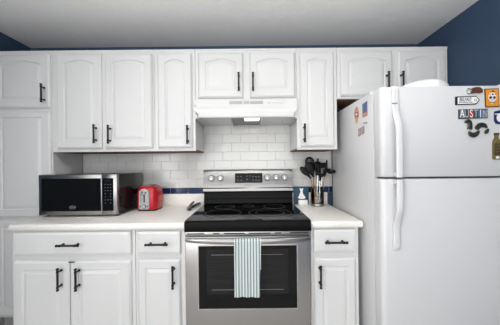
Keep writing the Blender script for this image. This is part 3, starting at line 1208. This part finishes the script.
lathe(b, [(.011, 0), (.011, .003), (.008, .006), (.0, .007)], (0, 0, 0), 'X', 18, True, False)
for v in b.verts:
    v.co.x = FX0 - .0005 - v.co.x
    v.co.y += q[0]
    v.co.z += q[1]
tag(obj('button_magnet', b, M['plastic'], smooth=True), 'small round white magnet at the top front of the refrigerator side', 'magnet', GS)

# ------------------------------------------------------------------ microwave
MX0, MX1, MY0, MY1, MZ0, MZ1 = -1.4685, -.925, 1.595, 1.965, .927, 1.209
t = thing('microwave_oven', 'black and stainless steel microwave oven standing on the long worktop', 'microwave', ((MX0 + MX1) / 2, (MY0 + MY1) / 2, .9155))
obj('casing', box(new(), MX0 + .004, MX1, MY0 + .030, MY1, MZ0, MZ1 + .001, bev=.003), M['mwcase'], t, smooth=True)
XS = -1.0290                                     # split between door and controls
b = new()
box(b, MX0, XS - .0012, MY0, MY0 + .029, MZ0, MZ1, bev=.004)
dr = obj('door', b, M['steel'], t, smooth=True)
wx0, wx1 = MX0 + .022, XS - .006
obj('window', box(new(), wx0, wx1, MY0 - .0012, MY0 + .002, MZ0 + .028, MZ1 - .027, bev=.001, seg=1), M['mwglass'], dr)
# oval badge with raised rim
p = at(72.6, 207.4, MY0 - .002)
b = new()
loop_ = [(p.x + .0215 * math.cos(2 * PI * k / 32), MY0 - .0018, p.z + .0105 * math.sin(2 * PI * k / 32)) for k in range(33)]
tube(b, loop_, .0012, 6)
obj('badge', b, M['mark'], dr)
text('lettering', 'Oster', .0165, M['mark'], dr, (p.x, MY0 - .0018, p.z + .001))
b = new()
box(b, XS + .0012, MX1, MY0, MY0 + .029, MZ0, MZ1, bev=.004)
cp = obj('control_panel', b, M['steel'], t, smooth=True)
kx0, kx1 = XS + .005, MX1 - .024
obj('keypad', box(new(), kx0, kx1, MY0 - .0012, MY0 + .002, MZ0 + .028, MZ1 - .027, bev=.001, seg=1), M['mwglass'], cp)
kp = [o for o in cp.children][0]
obj('display', box(new(), kx0 + .018, kx1 - .016, MY0 - .0018, MY0 - .0010, MZ1 - .052, MZ1 - .038), M['display'], cp)
kw = (kx1 - kx0)
for r_ in range(7):
    for c_ in range(3):
        if r_ == 3 and c_ == 1 or (r_ >= 4 and c_ == 1 and r_ % 2 == 0):
            continue
        cx = kx0 + kw * (.26 + .25 * c_)
        cz = MZ1 - .070 - r_ * .0215
        obj('button', box(new(), cx - .0042, cx + .0042, MY0 - .0019, MY0 - .0010, cz - .0022, cz + .0022), M['key'], cp)
b = new()
FT = None
for sx in (MX0 + .03, MX1 - .03):
    for sy in (MY0 + .05, MY1 - .04):
        b = new()
        lathe(b, [(.012, .9155), (.013, .927)], (sx, sy, 0), seg=16)
        obj('foot', b, M['panelblack'], t)

# ------------------------------------------------------------------ toaster
TX, TY0, TY1 = -.806, 1.770, 1.940
t = thing('toaster', 'red two-slice toaster with silver end panel, beside the microwave', 'toaster', (TX, (TY0 + TY1) / 2, .9155))
tw = .079


def rrect(x0, x1, y0, y1, r, z, n=6):
    p = []
    for cx, cy, a0 in ((x1 - r, y1 - r, 0), (x0 + r, y1 - r, PI / 2), (x0 + r, y0 + r, PI), (x1 - r, y0 + r, 3 * PI / 2)):
        for k in range(n + 1):
            a = a0 + PI / 2 * k / n
            p.append((cx + r * math.cos(a), cy + r * math.sin(a), z))
    return p


Lp = []
for z, ins in ((.925, .004), (.930, 0), (.98, -.004), (1.05, -.003), (1.078, .002), (1.093, .010), (1.103, .022), (1.106, .032)):
    Lp.append(rrect(TX - tw + ins, TX + tw - ins, TY0 + ins * .7, TY1 - ins * .7, max(.012, .045 - max(ins, 0) * .5), z))
b = new()
bridge(b, Lp)
obj('body', b, M['red'], t, smooth=True, angle=50)
b = new()
bridge(b, [rrect(TX - tw + .006, TX + tw - .006, TY0 + .006, TY1 - .006, .026, z) for z in (.9155, .9249)])
obj('base', b, M['panelblack'], t)
b = new()
bridge(b, [rrect(TX - .040, TX + .040, TY0 + .030, TY1 - .030, .012, z) for z in (1.1061, 1.111)])
tp = obj('top_plate', b, M['darksteel'], t, smooth=True)
for sx in (-.018, .018):
    obj('bread_slot', box(new(), TX + sx - .011, TX + sx + .011, TY0 + .040, TY1 - .040, 1.1111, 1.1122), M['black'], tp)
# silver end panel, rounded at the top
px = TX - .010
pts = []
for k in range(13):
    a = PI * k / 12
    pts.append((px + .037 * math.cos(a), 1.058 + .030 * math.sin(a)))
pts += [(px - .040, .940), (px - .034, .931), (px + .034, .931), (px + .040, .940)]
pn = obj('end_panel', prism(new(), pts, TY0 - .010, TY0 + .006, .003), M['toastsilver'], t, smooth=True, angle=35)
yf = TY0 - .010
obj('lever_slot', box(new(), px - .002, px + .009, yf - .0006, yf + .002, .985, 1.062), M['black'], pn)
obj('lever', box(new(), px - .013, px + .020, yf - .020, yf - .001, 1.048, 1.062, bev=.004), M['steel'], pn, smooth=True)
b = new()
lathe(b, [(.0135, 0), (.012, .010), (.0, .0105)], (px + .002, yf, .954), 'Y', 22, True, False)
obj('browning_dial', b, M['steel'], pn, smooth=True)
b = new()
lathe(b, [(.0165, 0), (.0165, .002)], (px + .002, yf, .954), 'Y', 22)
obj('dial_ring', b, M['black'], pn)
for dx in (-.026, .028):
    b = new()
    lathe(b, [(.0055, 0), (.005, .003)], (px + dx, yf, .955), 'Y', 12)
    obj('button', b, M['black'], pn)
obj('side_mark', box(new(), px - .026, px - .018, yf - .0006, yf + .002, .99, 1.05), M['greytext'], pn)
b = new()
lathe(b, [(.010, 0), (.009, .002)], (px - .014, yf, 1.068), 'Y', 16)
obj('emblem', b, M['greytext'], pn)

# ------------------------------------------------------------------ can opener on the worktop
c0 = at(187.6, 208.5, 1.845)
c0 = Vector((-.505, 1.80, .9155))
t = thing('can_opener', 'metal hand can opener lying on the worktop left of the range', 'can opener', (-.46, 1.83, .9155))
z0 = .9165


def cpt(x, y):
    """point on the worktop seen at x, y"""
    u, v = x - 250, 165 - y
    thh = math.radians(.6)
    vv = -u * math.sin(thh) + v * math.cos(thh)
    d = (z0 + .008 - CAM_Z) * F / vv
    return at(x, y, d)


A, B1, B2 = cpt(189.5, 209.6), cpt(200.3, 203.9), cpt(191.4, 204.5)
B2 = A + Vector((.020, .055, .045))
h1_ = new()
tube(h1_, [A + Vector((0, 0, .006)), A.lerp(B1, .35) + Vector((0, 0, .010)), A.lerp(B1, .7) + Vector((0, 0, .010)), B1 + Vector((0, 0, .006))], [.009, .0125, .0125, .009], 12)
obj('handle', h1_, M['iron'], t, smooth=True)['label'] = 'dark handle'
h2_ = new()
tube(h2_, [A + Vector((-.008, .0, .012)), A.lerp(B2, .5) + Vector((-.004, 0, .012)), B2 + Vector((0, 0, .006))], [.008, .0105, .008], 12)
obj('handle', h2_, M['darksteel'], t, smooth=True)
hb = new()
box(hb, A.x - .020, A.x + .012, A.y - .010, A.y + .012, z0, z0 + .030, bev=.004)
hd = obj('head', hb, M['darksteel'], t, smooth=True)
b = new()
lathe(b, [(.011, 0), (.011, .004)], (A.x + .001, A.y - .010, z0 + .014), 'Y', 20)
obj('cutting_wheel', b, M['iron'], hd)
b = new()
tube(b, [A + Vector((.006, .004, .022)), A.lerp(B1, .5) + Vector((-.004, .012, .020)), A.lerp(B1, .9) + Vector((-.008, .014, .008))], [.003, .004, .003], 10)
obj('turning_key', b, M['chrome'], t, smooth=True)

# ------------------------------------------------------------------ dress plaque and white block by the range
q0, q1 = at(293.7, 200.5, 1.998), at(308.8, 186.6, 1.998)
t = thing('picture_tile', 'small teal-blue tile with a white dress figure, leaning behind the range corner', 'decorative tile', ((q0.x + q1.x) / 2, 1.998, .9155))
pl = obj('tile', box(new(), q0.x, q1.x, 2.000, 2.0095, .9155, q1.z, bev=.002), M['teal'], t)
dp = [(299.6, 187.8), (300.6, 188.6), (302.2, 188.6), (303.2, 187.8), (302.9, 190.2), (302.5, 191.6), (303.4, 194.4), (305.6, 197.6), (304.4, 198.6), (301.8, 199.0), (299.2, 198.6), (298.0, 197.7), (299.6, 194.4), (300.6, 191.6), (300.0, 190.2)]
pp = [at(x, y, 1.997) for x, y in dp]
obj('dress', prism(new(), [(p.x, p.z) for p in pp], 1.9955, 1.9999), M['white'], pl)
hp = [at(x, y, 1.997) for x, y in ((299.0, 186.8), (303.8, 186.8), (303.6, 188.0), (299.2, 188.0))]
obj('dark_top', prism(new(), [(p.x, p.z) for p in hp], 1.995, 1.9999), M['black'], pl)
q0, q1 = at(298.2, 205.0, 1.975), at(307.2, 199.8, 1.975)
tag(obj('soap_block', box(new(), q0.x, q1.x, 1.955, 1.99, .9155, q1.z, bev=.004), M['ceramic'], smooth=True), 'small white block on the worktop in front of the teal tile', 'block')

# ------------------------------------------------------------------ jar with utensils
JX, JY = .563, 1.935
t = thing('glass_jar', 'clear glass jar on the short worktop holding black cooking utensils', 'jar', (JX, JY, .9155))
b = new()
lathe(b, [(.050, .9158), (.054, .919), (.054, 1.075), (.0525, 1.0765), (.051, 1.075), (.051, .935), (.048, .931), (.0, .930)], (JX, JY, 0), seg=40, cap1=False)
obj('jar_wall', b, M['glass'], t, smooth=True, angle=50)
b = new()
lathe(b, [(.0545, .9156), (.0560, .919), (.0560, .932), (.0545, .936), (.0540, .936), (.0540, .9156)], (JX, JY, 0), seg=40, cap0=False, cap1=False)
obj('base_ring', b, M['steel'], t, smooth=True)

GU = 'utensils standing in the glass jar'


def foot(dx, dy):
    return Vector((JX + dx, JY + dy, .9345))


def blade(c, axis_ang, L, Wd, th, m=None):
    """flattened ellipsoid in the XZ plane; axis_ang from vertical"""
    t_ = new()
    bmesh.ops.create_uvsphere(t_, u_segments=24, v_segments=14, radius=1)
    mt = Matrix.Translation(c) @ Matrix.Rotation(axis_ang, 4, 'Y') @ Matrix.Diagonal((Wd / 2, th / 2, L / 2, 1))
    bmesh.ops.transform(t_, matrix=mt, verts=t_.verts)
    return t_


def stem(a, b_, r0=.005, r1=.004):
    b = new()
    a, b_ = Vector(a), Vector(b_)
    tube(b, [a, a.lerp(b_, .3), a.lerp(b_, .7), b_], [r0, r0 * 1.1, r1, r1], 12)
    return b


def utensil(name, label, hd_bm, top, ft, hm, r0=.0055, r1=.0045):
    t = thing(name, label, name.replace('_', ' '), ft, GU)
    obj('handle', stem(ft, top, r0, r1), hm, t, smooth=True)
    obj('head', hd_bm, M['utensil'], t, smooth=True, angle=40)
    return t


# slotted spoon (round, far left top)
c = at(309.6, 161.8, 1.955)
hd_ = new()
loop_ = [(c.x + .031 * math.cos(2 * PI * k / 28), c.y, c.z + .035 * math.sin(2 * PI * k / 28)) for k in range(29)]
tube(hd_, loop_, .0085, 8, flat=(1, 1))
for dx in (-.018, -.006, .006, .018):
    hgt = .034 * math.sqrt(max(.1, 1 - (dx / .030) ** 2))
    box(hd_, c.x + dx - .0032, c.x + dx + .0032, c.y - .002, c.y + .002, c.z - hgt, c.z + hgt)
join(hd_, box(new(), c.x - .03, c.x + .03, c.y - .002, c.y + .002, c.z - .024, c.z - .004))
join(hd_, stem(c + Vector((.008, 0, -.034)), c + Vector((.024, -.004, -.080)), .007, .006))
utensil('slotted_spoon', 'black round slotted spoon, topmost on the left of the utensil jar', hd_, c + Vector((.024, -.004, -.080)), foot(-.006, .026), M['chrome'])
# solid spoon leaning far left
c = at(304.6, 171.2, 1.90)
hd_ = blade(c, math.radians(-45), .100, .050, .014)
join(hd_, stem(c + Vector((.028, 0, -.028)), c + Vector((.052, .004, -.062)), .011, .008))
utensil('serving_spoon', 'black serving spoon leaning farthest left out of the utensil jar', hd_, c + Vector((.052, .004, -.062)), foot(-.012, -.006), M['woodspoon'])
# large solid spoon
c = at(309.8, 168.0, 1.925)
hd_ = blade(c, math.radians(-25), .104, .084, .018)
join(hd_, stem(c + Vector((.014, 0, -.034)), c + Vector((.030, .002, -.074)), .017, .009))
utensil('cooking_spoon', 'broad black solid cooking spoon in the left middle of the utensil jar', hd_, c + Vector((.030, .002, -.066)), foot(-.024, .012), M['woodspoon'], .0065, .005)
# ladle behind, centre
c = at(317.6, 165.6, 1.965)
hd_ = blade(c, 0, .074, .074, .03)
join(hd_, stem(c + Vector((0, 0, -.03)), c + Vector((.001, 0, -.08)), .014, .008))
utensil('ladle', 'black ladle hidden in the middle behind the slotted turner', hd_, c + Vector((.001, 0, -.07)), foot(.002, .030), M['chrome'])
# slotted turner
c0_, c1_ = at(315.0, 175.4, 1.905), at(326.0, 164.6, 1.905)
cx, cz = (c0_.x + c1_.x) / 2, (c0_.z + c1_.z) / 2
hw, hh = (c1_.x - c0_.x) / 2, (c1_.z - c0_.z) / 2
hd_ = new()
y_ = 1.905
box(hd_, cx - hw, cx + hw, y_ - .002, y_ + .002, cz + hh - .010, cz + hh, bev=.001)
box(hd_, cx - hw * .9, cx + hw * .9, y_ - .002, y_ + .002, cz - hh, cz - hh + .016, bev=.001)
for k in range(5):
    xx = cx - hw + .003 + (2 * hw - .0085) * k / 4
    box(hd_, xx, xx + .0055, y_ - .002, y_ + .002, cz - hh, cz + hh)
join(hd_, stem((cx, y_, cz - hh + .008), (cx - .004, y_ + .004, cz - hh - .045), .012, .008))
utensil('slotted_turner', 'black slotted turner facing forward at the front of the utensil jar', hd_, (cx - .004, y_ + .004, cz - hh - .045), foot(.010, -.022), M['chrome'], .006, .005)
# tongs: two prongs
p1_, p2_ = at(318.0, 158.4, 1.97), at(326.9, 160.0, 1.95)
j_ = at(322.0, 177, 1.95)
hd_ = new()
tube(hd_, [j_ + Vector((-.004, 0, 0)), at(317.5, 166, 1.965), p1_], [.006, .013, .0055], 10)
tube(hd_, [j_ + Vector((.004, 0, 0)), at(326.2, 168, 1.95), p2_], [.006, .012, .0055], 10)
box(hd_, at(317, 165, 1.96).x, at(327.2, 165, 1.96).x, 1.958, 1.972, at(320, 168, 1.96).z, at(320, 162.6, 1.96).z, bev=.004)
utensil('serving_tongs', 'black serving tongs with two upright tips at the back of the utensil jar', hd_, j_, foot(.022, .018), M['chrome'], .006, .006)
# strainer ladle leaning right
c = at(330.6, 171.0, 1.900)
hd_ = new()
L = []
for (r, h) in ((.004, -.020), (.018, -.017), (.030, -.006), (.0365, .006), (.0375, .006), (.031, -.008), (.018, -.0195), (.004, -.0225)):
    L.append([c + Vector((r * math.cos(2 * PI * k / 28) * 1.12, r * math.sin(2 * PI * k / 28) * .8, h)) for k in range(28)])
bridge(hd_, L)
bmesh.ops.transform(hd_, matrix=Matrix.Translation(c) @ Matrix.Rotation(math.radians(8), 4, 'Y') @ Matrix.Rotation(math.radians(28), 4, 'X') @ Matrix.Translation(-c), verts=hd_.verts)
join(hd_, stem(c + Vector((-.033, 0, .000)), c + Vector((-.052, 0, -.046)), .006, .006))
utensil('soup_ladle', 'black bowl-shaped ladle leaning right towards the refrigerator', hd_, c + Vector((-.052, 0, -.046)), foot(.030, -.006), M['woodspoon'])
